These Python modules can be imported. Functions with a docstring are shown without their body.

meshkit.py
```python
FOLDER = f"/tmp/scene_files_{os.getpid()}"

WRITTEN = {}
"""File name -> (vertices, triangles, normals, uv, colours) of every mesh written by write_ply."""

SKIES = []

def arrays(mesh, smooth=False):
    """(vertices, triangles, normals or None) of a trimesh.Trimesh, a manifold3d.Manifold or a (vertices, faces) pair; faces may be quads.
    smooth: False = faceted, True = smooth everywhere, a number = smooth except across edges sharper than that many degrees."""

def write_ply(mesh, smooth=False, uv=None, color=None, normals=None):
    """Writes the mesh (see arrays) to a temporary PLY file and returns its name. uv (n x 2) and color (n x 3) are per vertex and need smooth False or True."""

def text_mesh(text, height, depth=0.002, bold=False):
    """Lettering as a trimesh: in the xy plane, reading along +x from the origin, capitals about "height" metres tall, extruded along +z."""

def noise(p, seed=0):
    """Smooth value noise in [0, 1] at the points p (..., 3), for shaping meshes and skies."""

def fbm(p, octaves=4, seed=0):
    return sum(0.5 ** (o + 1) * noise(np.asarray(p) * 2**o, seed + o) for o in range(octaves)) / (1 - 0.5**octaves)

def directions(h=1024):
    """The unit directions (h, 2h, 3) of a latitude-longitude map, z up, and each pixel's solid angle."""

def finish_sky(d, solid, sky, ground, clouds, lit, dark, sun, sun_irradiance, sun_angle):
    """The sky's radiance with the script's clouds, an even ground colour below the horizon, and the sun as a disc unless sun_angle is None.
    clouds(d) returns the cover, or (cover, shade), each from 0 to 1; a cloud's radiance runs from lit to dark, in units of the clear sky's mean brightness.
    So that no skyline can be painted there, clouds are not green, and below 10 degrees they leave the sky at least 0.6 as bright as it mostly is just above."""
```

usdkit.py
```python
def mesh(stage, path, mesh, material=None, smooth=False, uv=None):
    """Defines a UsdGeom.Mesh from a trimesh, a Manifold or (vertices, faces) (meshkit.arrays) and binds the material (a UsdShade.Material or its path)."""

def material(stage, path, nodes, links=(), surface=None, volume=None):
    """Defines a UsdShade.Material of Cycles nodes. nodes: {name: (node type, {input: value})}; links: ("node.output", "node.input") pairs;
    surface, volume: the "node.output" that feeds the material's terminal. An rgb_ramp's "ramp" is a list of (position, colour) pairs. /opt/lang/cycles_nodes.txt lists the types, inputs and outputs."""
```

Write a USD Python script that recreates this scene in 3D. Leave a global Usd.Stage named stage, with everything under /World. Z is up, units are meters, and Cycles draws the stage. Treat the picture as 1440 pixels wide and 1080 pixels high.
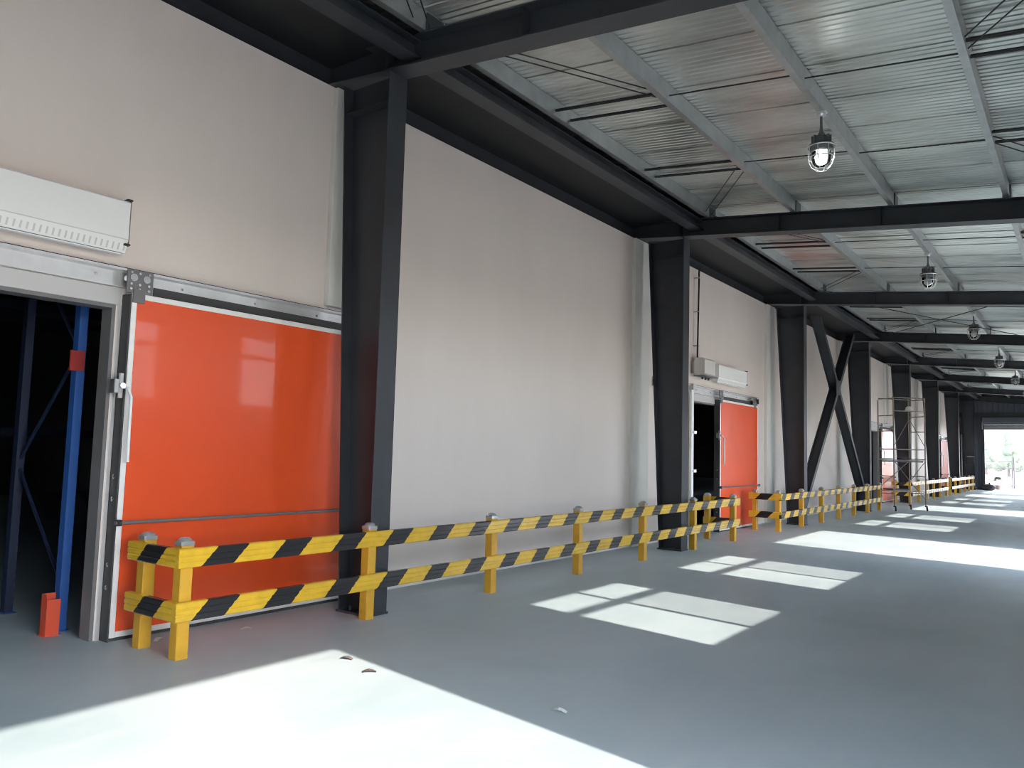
import math, random
import numpy as np
import trimesh
from shapely.geometry import Polygon, box as sbox
import usdkit
import meshkit
from pxr import Usd, UsdGeom, UsdLux, UsdShade, Gf, Sdf

random.seed(7)
rng = np.random.default_rng(7)
stage = Usd.Stage.CreateInMemory()
UsdGeom.SetStageUpAxis(stage, UsdGeom.Tokens.z)
UsdGeom.SetStageMetersPerUnit(stage, 1.0)
UsdGeom.Xform.Define(stage, '/World')
UsdGeom.Scope.Define(stage, '/World/Looks')

# ---------------------------------------------------------------- camera, sky, sun, exposure
F_PX = 1108.4226
CR = np.array([0.80843011, 0.58795283, 0.0274267])      # camera right, in world axes
CD = np.array([-0.02704611, 0.08365532, -0.99612765])   # camera down
CF = np.array([-0.58797046, 0.8045578, 0.08353132])     # camera forward
EYE = (0.0, 0.0, 1.6)
cam = UsdGeom.Camera.Define(stage, '/World/camera')
cam.CreateHorizontalApertureAttr(36.0)
cam.CreateVerticalApertureAttr(27.0)
cam.CreateFocalLengthAttr(36.0 * F_PX / 1440.0)
cam.CreateClippingRangeAttr(Gf.Vec2f(0.05, 5000.0))
cam.AddTransformOp().Set(Gf.Matrix4d(*CR, 0, *(-CD), 0, *(-CF), 0, *EYE, 1))
cam.CreateExposureAttr(0.22)

SUN = np.array([1.60, -0.285, 1.0])
SUN = SUN / np.linalg.norm(SUN)
sky = UsdLux.DomeLight.Define(stage, '/World/sky')
sky_mat = usdkit.material(stage, '/World/Looks/sky_light', {
    "sky": ("sky_texture", {"sky_type": "multiple_scattering", "sun_disc": False, "sun_elevation": 0.55,
                            "sun_rotation": math.atan2(SUN[0], SUN[1]), "aerosol_density": 2.5}),
    "tex": ("texture_coordinate", {}),
    "cl": ("noise_texture", {"scale": 2.2, "detail": 5, "roughness": 0.6}),
    "rp": ("rgb_ramp", {"ramp": [(0.0, (0.45, 0.45, 0.45)), (1.0, (0.8, 0.8, 0.8))]}),
    "dim": ("mix_color", {"blend_type": "multiply", "fac": 1.0, "b": (0.10, 0.10, 0.10), "use_clamp": False}),
    "mx": ("mix_color", {"blend_type": "mix", "b": (0.94, 1.0, 1.10), "use_clamp": False}),
    "bg": ("background_shader", {"strength": 5.2})},
    [("tex.generated", "cl.vector"), ("cl.fac", "rp.fac"), ("sky.color", "dim.a"), ("dim.result", "mx.a"), ("rp.color", "mx.fac"),
     ("mx.result", "bg.color")], surface="bg.background")
UsdShade.MaterialBindingAPI.Apply(sky.GetPrim()).Bind(sky_mat)
sun = UsdLux.DistantLight.Define(stage, '/World/sun')
sun.CreateIntensityAttr(2.45)
sun.CreateNormalizeAttr(True)
sun.CreateAngleAttr(0.53)
sun.CreateColorAttr(Gf.Vec3f(1.0, 0.92, 0.81))
_x = np.cross([0, 0, 1.0], SUN); _x /= np.linalg.norm(_x); _y = np.cross(SUN, _x)
sun.AddTransformOp().Set(Gf.Matrix4d(*_x, 0, *_y, 0, *SUN, 0, 0, 0, 0, 1))

# ---------------------------------------------------------------- helpers
taken = {}


def path_of(name, parent=None):
    base = str(parent.GetPath()) if parent is not None else '/World'
    n = taken.get((base, name), -1) + 1
    taken[(base, name)] = n
    return f'{base}/{name}' if n == 0 else f'{base}/{name}_{n:03d}'


def tag(p, label=None, cat=None, group=None, kind=None):
    p = p.GetPrim() if hasattr(p, 'GetPrim') else p
    for k, v in (('label', label), ('category', cat), ('group', group), ('kind', kind)):
        if v:
            p.SetCustomDataByKey(k, v)
    return p


def thing(name, label=None, cat=None, loc=(0, 0, 0), rotz=0.0, group=None, kind=None):
    x = UsdGeom.Xform.Define(stage, path_of(name))
    x.AddTranslateOp().Set(Gf.Vec3d(*loc))
    x.AddRotateZOp().Set(float(rotz))
    return tag(x, label, cat, group, kind)


def obj(name, mesh, mat, parent=None, smooth=False, label=None, cat=None, group=None, kind=None):
    if isinstance(mesh, (list, tuple)) and not (len(mesh) == 2 and isinstance(mesh[0], np.ndarray)):
        mesh = trimesh.util.concatenate(list(mesh))
    m = usdkit.mesh(stage, path_of(name, parent), mesh, mat, smooth=smooth)
    return tag(m, label, cat, group, kind)


def dup(first, loc, rotz=0.0, label=None, group=None):
    was = first.GetCustomData()
    name = first.GetName().rstrip('0123456789').rstrip('_')
    x = UsdGeom.Xform.Define(stage, path_of(name))
    p = x.GetPrim()
    p.GetReferences().AddInternalReference(first.GetPath())
    p.GetAttribute('xformOp:translate').Set(Gf.Vec3d(*loc))
    p.GetAttribute('xformOp:rotateZ').Set(float(rotz))
    p.SetInstanceable(True)
    return tag(p, label or was.get('label'), was.get('category'), group or was.get('group'))


def frame_of(p0, p1, up=(0, 0, 1)):
    p0, p1 = np.array(p0, float), np.array(p1, float)
    d = p1 - p0
    L = np.linalg.norm(d)
    d = d / L
    up = np.array(up, float)
    if abs(d @ up) > 0.99:
        up = np.array([0, 1.0, 0])
    s = np.cross(d, up); s /= np.linalg.norm(s)
    u = np.cross(s, d)
    T = np.eye(4)
    T[:3, 0], T[:3, 1], T[:3, 2], T[:3, 3] = s, u, d, p0
    return T, L


def sweep(poly, p0, p1, up=(0, 0, 1)):
    """poly (side, up) extruded from p0 to p1."""
    T, L = frame_of(p0, p1, up)
    m = trimesh.creation.extrude_polygon(poly, L, engine='earcut')
    m.apply_transform(T)
    return m


def chamfered(w, h, c):
    a, b = w / 2, h / 2
    if c <= 0:
        return Polygon([(-a, -b), (a, -b), (a, b), (-a, b)])
    return Polygon([(-a + c, -b), (a - c, -b), (a, -b + c), (a, b - c), (a - c, b), (-a + c, b), (-a, b - c), (-a, -b + c)])


def bar(p0, p1, w, h, c=0.0, up=(0, 0, 1)):
    return sweep(chamfered(w, h, c), p0, p1, up)


def bx(x0, x1, y0, y1, z0, z1, c=0.0):
    if c > 0:
        ax = int(np.argmax([x1 - x0, y1 - y0, z1 - z0]))
        mx, my, mz = (x0 + x1) / 2, (y0 + y1) / 2, (z0 + z1) / 2
        if ax == 0:
            return bar((x0, my, mz), (x1, my, mz), y1 - y0, z1 - z0, c)
        if ax == 1:
            return bar((mx, y0, mz), (mx, y1, mz), x1 - x0, z1 - z0, c)
        return bar((mx, my, z0), (mx, my, z1), x1 - x0, y1 - y0, c, up=(0, 1, 0))
    m = trimesh.creation.box([x1 - x0, y1 - y0, z1 - z0])
    m.apply_translation([(x0 + x1) / 2, (y0 + y1) / 2, (z0 + z1) / 2])
    return m


def rod(p0, p1, r, n=8):
    T, L = frame_of(p0, p1)
    m = trimesh.creation.cylinder(radius=r, height=L, sections=n)
    m.apply_translation([0, 0, L / 2])
    m.apply_transform(T)
    return m


def lathe(pts, n=24, loc=(0, 0, 0)):
    m = trimesh.creation.revolve(np.array(pts, float), sections=n)
    m.apply_translation(loc)
    return m


def path_tube(pts, r, n=6):
    """A tube along a polyline."""
    P = np.array(pts, float)
    t = np.gradient(P, axis=0); t /= np.linalg.norm(t, axis=1, keepdims=True)
    ref = np.array([0, 0, 1.0]) if np.abs(t[:, 2]).max() < 0.95 else np.array([0.3, 1.0, 0.2])
    a = np.cross(t, ref); a /= np.linalg.norm(a, axis=1, keepdims=True)
    b = np.cross(t, a)
    k = np.arange(n) * 2 * np.pi / n
    v = (P[:, None] + r * (np.cos(k)[None, :, None] * a[:, None] + np.sin(k)[None, :, None] * b[:, None])).reshape(-1, 3)
    f = []
    for i in range(len(P) - 1):
        for j in range(n):
            q = [i * n + j, i * n + (j + 1) % n, (i + 1) * n + (j + 1) % n, (i + 1) * n + j]
            f += [[q[0], q[1], q[2]], [q[0], q[2], q[3]]]
    for j in range(1, n - 1):
        f += [[0, j + 1, j], [(len(P) - 1) * n, (len(P) - 1) * n + j, (len(P) - 1) * n + j + 1]]
    return trimesh.Trimesh(v, f, process=False)


def wall_poly(rect, holes):
    p = sbox(*rect)
    for h in holes:
        p = p.difference(sbox(*h))
    return p


def slab_yz(poly, x0, x1):
    """poly in (y, z) extruded from x0 to x1."""
    out = []
    for g in getattr(poly, 'geoms', [poly]):
        m = trimesh.creation.extrude_polygon(g, x1 - x0, engine='earcut')
        m.vertices = np.stack([m.vertices[:, 2] + x0, m.vertices[:, 0], m.vertices[:, 1]], 1)
        out.append(m)
    return trimesh.util.concatenate(out)


# ---------------------------------------------------------------- materials
def mat(name, color, rough=0.5, metal=0.0, spec=0.5, var=0.0, vscale=3.0, bump=0.0, bscale=40.0, coat=0.0, coat_rough=0.05, detail=5, stretch=None):
    nodes = {"p": ("principled_bsdf", {"base_color": color, "roughness": rough, "metallic": metal, "specular_ior_level": spec, "coat_weight": coat, "coat_roughness": coat_rough})}
    links = []
    if var > 0 or bump > 0:
        nodes["geo"] = ("geometry", {})
        src = "geo.position"
        if stretch:
            nodes["map"] = ("mapping", {"scale": stretch})
            links += [("geo.position", "map.vector")]
            src = "map.vector"
    if var > 0:
        nodes["n"] = ("noise_texture", {"scale": vscale, "detail": detail, "roughness": 0.6})
        lo = tuple(c * (1 - var) for c in color); hi = tuple(min(1, c * (1 + var)) for c in color)
        nodes["r"] = ("rgb_ramp", {"ramp": [(0.25, lo), (0.5, color), (0.75, hi)]})
        links += [(src, "n.vector"), ("n.fac", "r.fac"), ("r.color", "p.base_color")]
    if bump > 0:
        nodes["bn"] = ("noise_texture", {"scale": bscale, "detail": 3})
        nodes["b"] = ("bump", {"strength": bump, "distance": 0.01})
        links += [(src, "bn.vector"), ("bn.fac", "b.height"), ("b.normal", "p.normal")]
    return usdkit.material(stage, f'/World/Looks/{name}', nodes, links, surface="p.BSDF")


M = {}
M['steel'] = mat('dark_steel_paint', (0.030, 0.034, 0.041), 0.45, var=0.25, vscale=2.5)
M['wall'] = mat('wall_panel_white', (0.765, 0.685, 0.635), 0.42, var=0.05, vscale=0.7, stretch=(1, 1, 0.35))
M['pilaster'] = mat('pilaster_white', (0.70, 0.69, 0.645), 0.45, var=0.05, vscale=1.0)
M['white'] = mat('white_enamel', (0.82, 0.83, 0.82), 0.3)
M['offwhite'] = mat('offwhite_plastic', (0.62, 0.60, 0.57), 0.4)
M['alu'] = mat('aluminium', (0.72, 0.72, 0.73), 0.35, metal=0.7, var=0.1, vscale=6)
M['alu_grey'] = mat('grey_aluminium', (0.55, 0.54, 0.535), 0.4, metal=0.2)
M['alu_white'] = mat('white_aluminium', (0.84, 0.83, 0.82), 0.35, metal=0.1)
M['galv'] = mat('galvanised_steel', (0.39, 0.40, 0.40), 0.40, metal=0.8, var=0.15, vscale=5)
M['rubber'] = mat('dark_rubber', (0.055, 0.053, 0.056), 0.6, var=0.15)
M['grey_frame'] = mat('grey_door_lining', (0.17, 0.165, 0.17), 0.5, var=0.1)
M['orange'] = mat('orange_lacquer', (0.78, 0.092, 0.024), 0.28, var=0.04, spec=0.35, vscale=2, coat=0.27, coat_rough=0.04)
M['yellow'] = mat('yellow_paint', (0.66, 0.36, 0.03), 0.45, var=0.12, vscale=6)
M['cap'] = mat('grey_post_cap', (0.42, 0.43, 0.44), 0.3, metal=0.5)
M['black'] = mat('black_iron', (0.02, 0.02, 0.022), 0.5)
M['chrome'] = mat('bright_metal', (0.75, 0.75, 0.75), 0.2, metal=1.0)
M['grey_metal'] = mat('grey_zamak', (0.42, 0.41, 0.41), 0.35, metal=0.8)
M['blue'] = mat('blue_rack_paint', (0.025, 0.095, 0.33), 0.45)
M['blue_shaded'] = mat('blue_rack_paint_shaded', (0.008, 0.016, 0.045), 0.5)  # rack blue darkened to stand in for shade deeper inside the store
M['rack_red'] = mat('dim_red_paint', (0.30, 0.02, 0.015), 0.6)
M['rack_orange'] = mat('red_rack_paint', (0.72, 0.09, 0.04), 0.45)
M['room'] = mat('cold_room_lining_darkened', (0.07, 0.075, 0.085), 0.6)  # white panels painted dark, so the unlit interior's shade sits in the colour
M['cladding'] = mat('slate_cladding', (0.075, 0.085, 0.105), 0.5, var=0.1)
M['eave_shade'] = mat('eave_shade_black', (0.010, 0.011, 0.013), 0.6)  # near-black colour imitating the shade above the wall head
M['inner'] = mat('light_cladding', (0.55, 0.57, 0.60), 0.5)
M['window_frame'] = mat('window_frame_white', (0.75, 0.76, 0.77), 0.4)
M['scaffold'] = mat('scaffold_tube', (0.22, 0.19, 0.16), 0.45, metal=0.3, var=0.3, vscale=8)
M['board'] = mat('scaffold_board', (0.07, 0.065, 0.07), 0.7)
M['paper'] = mat('paper_scrap', (0.75, 0.76, 0.76), 0.7)
M['dark_scrap'] = mat('dark_scrap', (0.12, 0.10, 0.09), 0.7)
M['concrete'] = mat('yard_concrete', (0.50, 0.46, 0.42), 0.8, var=0.12, vscale=0.5)
M['earth'] = mat('bare_earth', (0.52, 0.42, 0.32), 0.9, var=0.15, vscale=0.1)
M['bark'] = mat('tree_bark', (0.12, 0.09, 0.07), 0.9)
M['leaf'] = mat('tree_leaves', (0.12, 0.165, 0.095), 0.7, var=0.3, vscale=2)
M['shrub'] = mat('shrub_leaves', (0.06, 0.07, 0.05), 0.8)
M['wire'] = mat('gate_steel', (0.16, 0.15, 0.16), 0.5, metal=0.3)
M['dark_cloth'] = mat('dark_sack', (0.05, 0.04, 0.05), 0.8)
M['hill'] = mat('far_hill', (0.30, 0.34, 0.30), 0.9)

# roof sheet: galvanised corrugated steel with cloudy sheen
M['roof'] = usdkit.material(stage, '/World/Looks/roof_sheet_zinc', {
    "geo": ("geometry", {}),
    "map": ("mapping", {"scale": (0.5, 1.2, 1.0)}),
    "n": ("noise_texture", {"scale": 1.3, "detail": 4}),
    "r": ("rgb_ramp", {"ramp": [(0.3, (0.50, 0.525, 0.50)), (0.7, (0.70, 0.722, 0.695))]}),
    "rr": ("rgb_ramp", {"ramp": [(0.3, (0.28, 0.28, 0.28)), (0.7, (0.40, 0.40, 0.40))]}),
    "p": ("principled_bsdf", {"metallic": 0.88, "roughness": 0.4})},
    [("geo.position", "map.vector"), ("map.vector", "n.vector"), ("n.fac", "r.fac"), ("r.color", "p.base_color"), ("n.fac", "rr.fac"), ("rr.color", "p.roughness")], surface="p.BSDF")

# floor: grey-green hardener over concrete, dusty streaks
M['floor'] = usdkit.material(stage, '/World/Looks/floor_epoxy', {
    "geo": ("geometry", {}),
    "n": ("noise_texture", {"scale": 0.55, "detail": 6, "roughness": 0.55, "distortion": 0.4}),
    "r": ("rgb_ramp", {"ramp": [(0.3, (0.345, 0.425, 0.455)), (0.5, (0.40, 0.47, 0.50)), (0.7, (0.45, 0.505, 0.535))]}),
    "map": ("mapping", {"scale": (3.0, 0.7, 1.0), "rotation": (0, 0, 0.5)}),
    "n2": ("noise_texture", {"scale": 1.6, "detail": 7, "roughness": 0.65}),
    "r2": ("rgb_ramp", {"ramp": [(0.48, (0, 0, 0)), (0.8, (0.45, 0.45, 0.45))]}),
    "dust": ("mix_color", {"b": (0.55, 0.56, 0.56)}),
    "rr": ("rgb_ramp", {"ramp": [(0.3, (0.38, 0.38, 0.38)), (0.7, (0.6, 0.6, 0.6))]}),
    "p": ("principled_bsdf", {"specular_ior_level": 0.4})},
    [("geo.position", "n.vector"), ("n.fac", "r.fac"), ("geo.position", "map.vector"), ("map.vector", "n2.vector"), ("n2.fac", "r2.fac"),
     ("r.color", "dust.a"), ("r2.color", "dust.fac"), ("dust.result", "p.base_color"), ("n2.fac", "rr.fac"), ("rr.color", "p.roughness")], surface="p.BSDF")


def stripe_material(name, axis, phase, duty=0.56, pitch=0.628, yellow=(0.76, 0.47, 0.035)):
    """Hazard stripes sloping 45 degrees: yellow where fract((axis - z - phase) / pitch) < duty."""
    return usdkit.material(stage, f'/World/Looks/{name}', {
        "geo": ("geometry", {}), "s": ("separate_xyz", {}),
        "d": ("math", {"math_type": "subtract"}),
        "o": ("math", {"math_type": "subtract", "value2": phase}),
        "k": ("math", {"math_type": "divide", "value2": pitch}),
        "m": ("math", {"math_type": "floored_modulo", "value2": 1.0}),
        "l": ("math", {"math_type": "less_than", "value2": duty}),
        "n": ("noise_texture", {"scale": 9.0, "detail": 5}),
        "ry": ("rgb_ramp", {"ramp": [(0.3, tuple(0.85 * c for c in yellow)), (0.6, yellow)]}),
        "mx": ("mix_color", {"a": (0.016, 0.016, 0.018)}),
        "p": ("principled_bsdf", {"roughness": 0.27, "coat_weight": 0.3, "coat_roughness": 0.12})},
        [("geo.position", "s.vector"), (f"s.{axis}", "d.value1"), ("s.z", "d.value2"), ("d.value", "o.value1"), ("o.value", "k.value1"),
         ("k.value", "m.value1"), ("m.value", "l.value1"), ("geo.position", "n.vector"), ("n.fac", "ry.fac"),
         ("l.value", "mx.fac"), ("ry.color", "mx.b"), ("mx.result", "p.base_color")], surface="p.BSDF")


M['stripe_up'] = stripe_material('hazard_stripes_upper', 'y', 3.09)
M['stripe_low'] = stripe_material('hazard_stripes_lower', 'y', 3.42)
M['stripe_xup'] = stripe_material('hazard_stripes_return_upper', 'x', -5.68 - 0.67)
M['stripe_xlow'] = stripe_material('hazard_stripes_return_lower', 'x', -5.68 - 0.28)


def pane_material(name, tint):
    return usdkit.material(stage, f'/World/Looks/{name}', {
        "t": ("transparent_bsdf", {"color": tint}), "g": ("glossy_bsdf", {"roughness": 0.02, "color": (0.9, 0.9, 0.9)}),
        "f": ("fresnel", {"IOR": 1.45}), "m": ("mix_closure", {})},
        [("f.fac", "m.fac"), ("t.BSDF", "m.closure1"), ("g.BSDF", "m.closure2")], surface="m.closure")


M['pane'] = pane_material('window_glass', (0.98, 0.99, 0.99))
M['screened'] = pane_material('window_glass_with_film', (0.84, 0.84, 0.84))
M['lampglass'] = pane_material('lamp_glass', (0.9, 0.92, 0.92))
M['bulb_on'] = usdkit.material(stage, '/World/Looks/bulb_lit', {"e": ("emission", {"color": (1.0, 0.99, 0.96), "strength": 16.0})}, surface="e.emission")
M['bulb_off'] = mat('bulb_unlit', (0.80, 0.80, 0.78), 0.35)
M['lamp_grey'] = mat('lamp_grey_casting', (0.13, 0.14, 0.145), 0.45, metal=0.2)
M['lamp_wire'] = mat('lamp_cage_zinc', (0.72, 0.73, 0.73), 0.3, metal=0.5)

# ---------------------------------------------------------------- dimensions
WALL = -6.42          # face of the cold-store wall
RIGHT = 1.15          # inner face of the outer wall
END = 55.2            # inner face of the end wall
NEAR = -13.5
BAY = 7.08
COLS = [5.455 + BAY * k for k in range(-2, 8)]
FRONT = -5.50         # face of the columns' hall flange
SLOPE = 0.09
zb = lambda x: 5.34 - SLOPE * (x + 5.5)       # underside of the rafters
DEPTH = 0.30
PER = 14.16

# ---------------------------------------------------------------- setting
obj('floor', bx(-26, RIGHT + 0.12, NEAR - 0.2, END + 0.15, -0.2, 0.0), M['floor'], kind='structure')
obj('ground', [bx(-60, 400, NEAR - 300, 700, -0.42, -0.22), ], M['earth'], kind='structure')
obj('ground', [bx(RIGHT + 0.121, 16, NEAR - 20, END + 0.14, -0.215, -0.02), bx(-26, 16, END + 0.151, 66.5, -0.215, -0.02)], M['concrete'], kind='structure')

openings = [(0.75, 3.243, 2.70), (14.95, 17.15, 2.70), (30.15, 32.35, 2.70), (45.2, 47.35, 2.70)]
wl = tag(UsdGeom.Xform.Define(stage, path_of('wall_left')), kind='structure')
edges = [NEAR] + COLS + [END]
for a, b in zip(edges[:-1], edges[1:]):
    holes = [(o0, -1, o1, top) for o0, o1, top in openings]
    pl = wall_poly((a + 0.004, 0, b - 0.004, 5.42), holes)
    obj('wall_panel', slab_yz(pl, WALL - 0.15, WALL), M['wall'], wl)
# steel cladding above the panel wall
ribs = []
ys = np.arange(NEAR, END, 0.3)
ribpoly = Polygon([(x, y) for x, y in [(-6.75, NEAR)] + [(-6.7 + (0.03 if k in (1, 2) else 0.0), y0 + dy) for y0 in ys for k, dy in enumerate((0.0, 0.05, 0.2, 0.25))] + [(-6.75, END)]])
m = trimesh.creation.extrude_polygon(ribpoly, 0.70, engine='earcut'); m.apply_translation([0, 0, 5.43])
obj('upper_cladding', m, M['cladding'], wl)
for k, yc in enumerate(COLS):
    obj('pilaster', bx(WALL, WALL + 0.07, yc - (0.05 if k == 2 else 0.24), yc + 0.34, 3.05 if k in (2, 6, 8) else 0, 5.40, 0.006), M['pilaster'], wl)
for a, b in zip(edges[:-1], edges[1:]):
    obj('eave_shade_sheet', bx(-6.66, -5.42, a + 0.01, b - 0.01, 5.66, 5.67), M['eave_shade'], wl)  # added black sheet, hides the roof so the eave gap reads as shade
bb = tag(UsdGeom.Xform.Define(stage, path_of('baseboard_left')), kind='structure')
for a, b in zip(edges[:-1], edges[1:]):
    pl = wall_poly((a + (0.35 if a != NEAR else 0), 0, b - (0.25 if b != END else 0), 0.06), [(o0 - 0.05, -1, o1 + 0.05, 1) for o0, o1, t in openings])
    obj('base_trim', slab_yz(pl, WALL + 0.001, WALL + 0.02), M['alu_white'], bb)

# dark store behind the wall
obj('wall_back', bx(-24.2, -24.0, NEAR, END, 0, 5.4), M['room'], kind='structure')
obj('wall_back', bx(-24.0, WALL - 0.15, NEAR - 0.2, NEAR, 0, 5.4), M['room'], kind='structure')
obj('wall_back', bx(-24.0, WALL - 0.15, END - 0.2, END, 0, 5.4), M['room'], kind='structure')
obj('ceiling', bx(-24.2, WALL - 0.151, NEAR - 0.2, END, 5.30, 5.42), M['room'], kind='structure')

# outer wall with windows and door openings
win, doors = [], []
for n in range(-1, 4):
    doors.append((-0.16 + PER * n, 3.28 + PER * n))
    win += [(5.83 + PER * n, 7.80 + PER * n), (9.52 + PER * n, 11.50 + PER * n)]
WZ0, WZ1 = 2.33, 3.77
DZ = 3.80
rp = wall_poly((NEAR, 0, END, 5.22), [(a, -1, b, DZ) for a, b in doors] + [(a, WZ0, b, WZ1) for a, b in win if NEAR < a and b < END])
obj('wall_right', slab_yz(rp, RIGHT, RIGHT + 0.1), M['inner'], kind='structure')
for a, b in win:
    if a < NEAR or b > END:
        continue
    w = tag(UsdGeom.Xform.Define(stage, path_of('window_%d' % (len([1 for q in taken if q[1].startswith('window_')]) + 1))), kind='structure')
    x0, x1 = RIGHT + 0.02, RIGHT + 0.08
    mid = (a + b) / 2
    t0, t1 = 3.30, 3.385
    fr = [bx(x0, x1, a, b, WZ0, WZ0 + 0.04), bx(x0, x1, a, b, WZ1 - 0.04, WZ1), bx(x0, x1, a, a + 0.04, WZ0 + 0.04, WZ1 - 0.04), bx(x0, x1, b - 0.04, b, WZ0 + 0.04, WZ1 - 0.04)]
    obj('window_frame', fr, M['window_frame'], w)
    obj('mullion', [bx(x0 + 0.005, x1 - 0.005, mid - 0.035, mid + 0.035, WZ0 + 0.04, WZ1 - 0.04)], M['window_frame'], w)
    obj('transom', bx(x0, x1, a + 0.04, b - 0.04, t0, t1), M['window_frame'], w)
    for q, (c, d) in enumerate(((a + 0.04, mid - 0.035), (mid + 0.035, b - 0.04))):
        for z0, z1 in ((WZ0 + 0.04, t0), (t1, WZ1 - 0.04)):
            obj('pane', bx(RIGHT + 0.045, RIGHT + 0.051, c, d, z0, z1), M['screened'] if (q == 1 and z0 < 3) else M['pane'], w)
obj('wall_front', bx(WALL, RIGHT, NEAR - 0.1, NEAR, 0, 5.40), M['cladding'], kind='structure')

# end wall: ribbed slate cladding round the roller-door opening
EO0, EO1, EOZ = -5.0, -0.9, 3.66
prof = [(-6.42, END + 0.09)]
x = -6.42
while x < RIGHT - 0.3:
    prof += [(x, END + 0.03), (x + 0.05, END), (x + 0.17, END), (x + 0.22, END + 0.03)]
    x += 0.27
prof += [(RIGHT, END + 0.03), (RIGHT, END + 0.09)]
ep = Polygon(prof)
ew = tag(UsdGeom.Xform.Define(stage, path_of('wall_end')), kind='structure')


def ext_z(poly, z0, z1):
    out = []
    for g in getattr(poly, 'geoms', [poly]):
        if g.is_empty or g.geom_type != 'Polygon':
            continue
        mm = trimesh.creation.extrude_polygon(g, z1 - z0, engine='earcut'); mm.apply_translation([0, 0, z0]); out.append(mm)
    return trimesh.util.concatenate(out)


obj('cladding_sheet', ext_z(ep.intersection(sbox(-7, 50, EO0, 60)), 0, EOZ), M['cladding'], ew)
obj('cladding_sheet', ext_z(ep.intersection(sbox(EO1, 50, 3, 60)), 0, EOZ), M['cladding'], ew)
obj('cladding_sheet', ext_z(ep, EOZ, 5.9), M['cladding'], ew)
obj('lintel', bx(-6.3, RIGHT - 0.1, END - 0.13, END - 0.005, 4.35, 4.62), M['steel'], ew)
obj('jamb', bx(EO0 - 0.14, EO0, END - 0.10, END - 0.002, 0, EOZ, 0.005), M['steel'], ew)

# roof sheets, ribs running down the slope
ce = tag(UsdGeom.Xform.Define(stage, path_of('ceiling')), kind='structure')
SW = 0.90


def roof_sheet(y0):
    pts = []
    n = 10
    p = SW / n
    for i in range(n):
        b = i * p
        pts += [(b, 0.0), (b + 0.35 * p, 0.0), (b + 0.5 * p, 0.008), (b + 0.85 * p, 0.008)]
    pts += [(SW - 0.012, 0.0)]
    poly = Polygon(pts + [(SW - 0.012, 0.02), (SW, 0.02), (SW, 0.03), (0.0, 0.03)])
    m = trimesh.creation.extrude_polygon(poly, 1.0, engine='earcut')
    v = m.vertices.copy()
    X = -7.28 + v[:, 2] * (RIGHT + 0.55 + 7.28)
    m.vertices = np.stack([X, v[:, 0] + y0, v[:, 1] + zb(X) + DEPTH + 0.205], 1)
    m.invert()
    return m


y = NEAR - 0.2
while y < END + 0.3:
    obj('roof_sheet', roof_sheet(y), M['roof'], ce)
    y += SW

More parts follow.
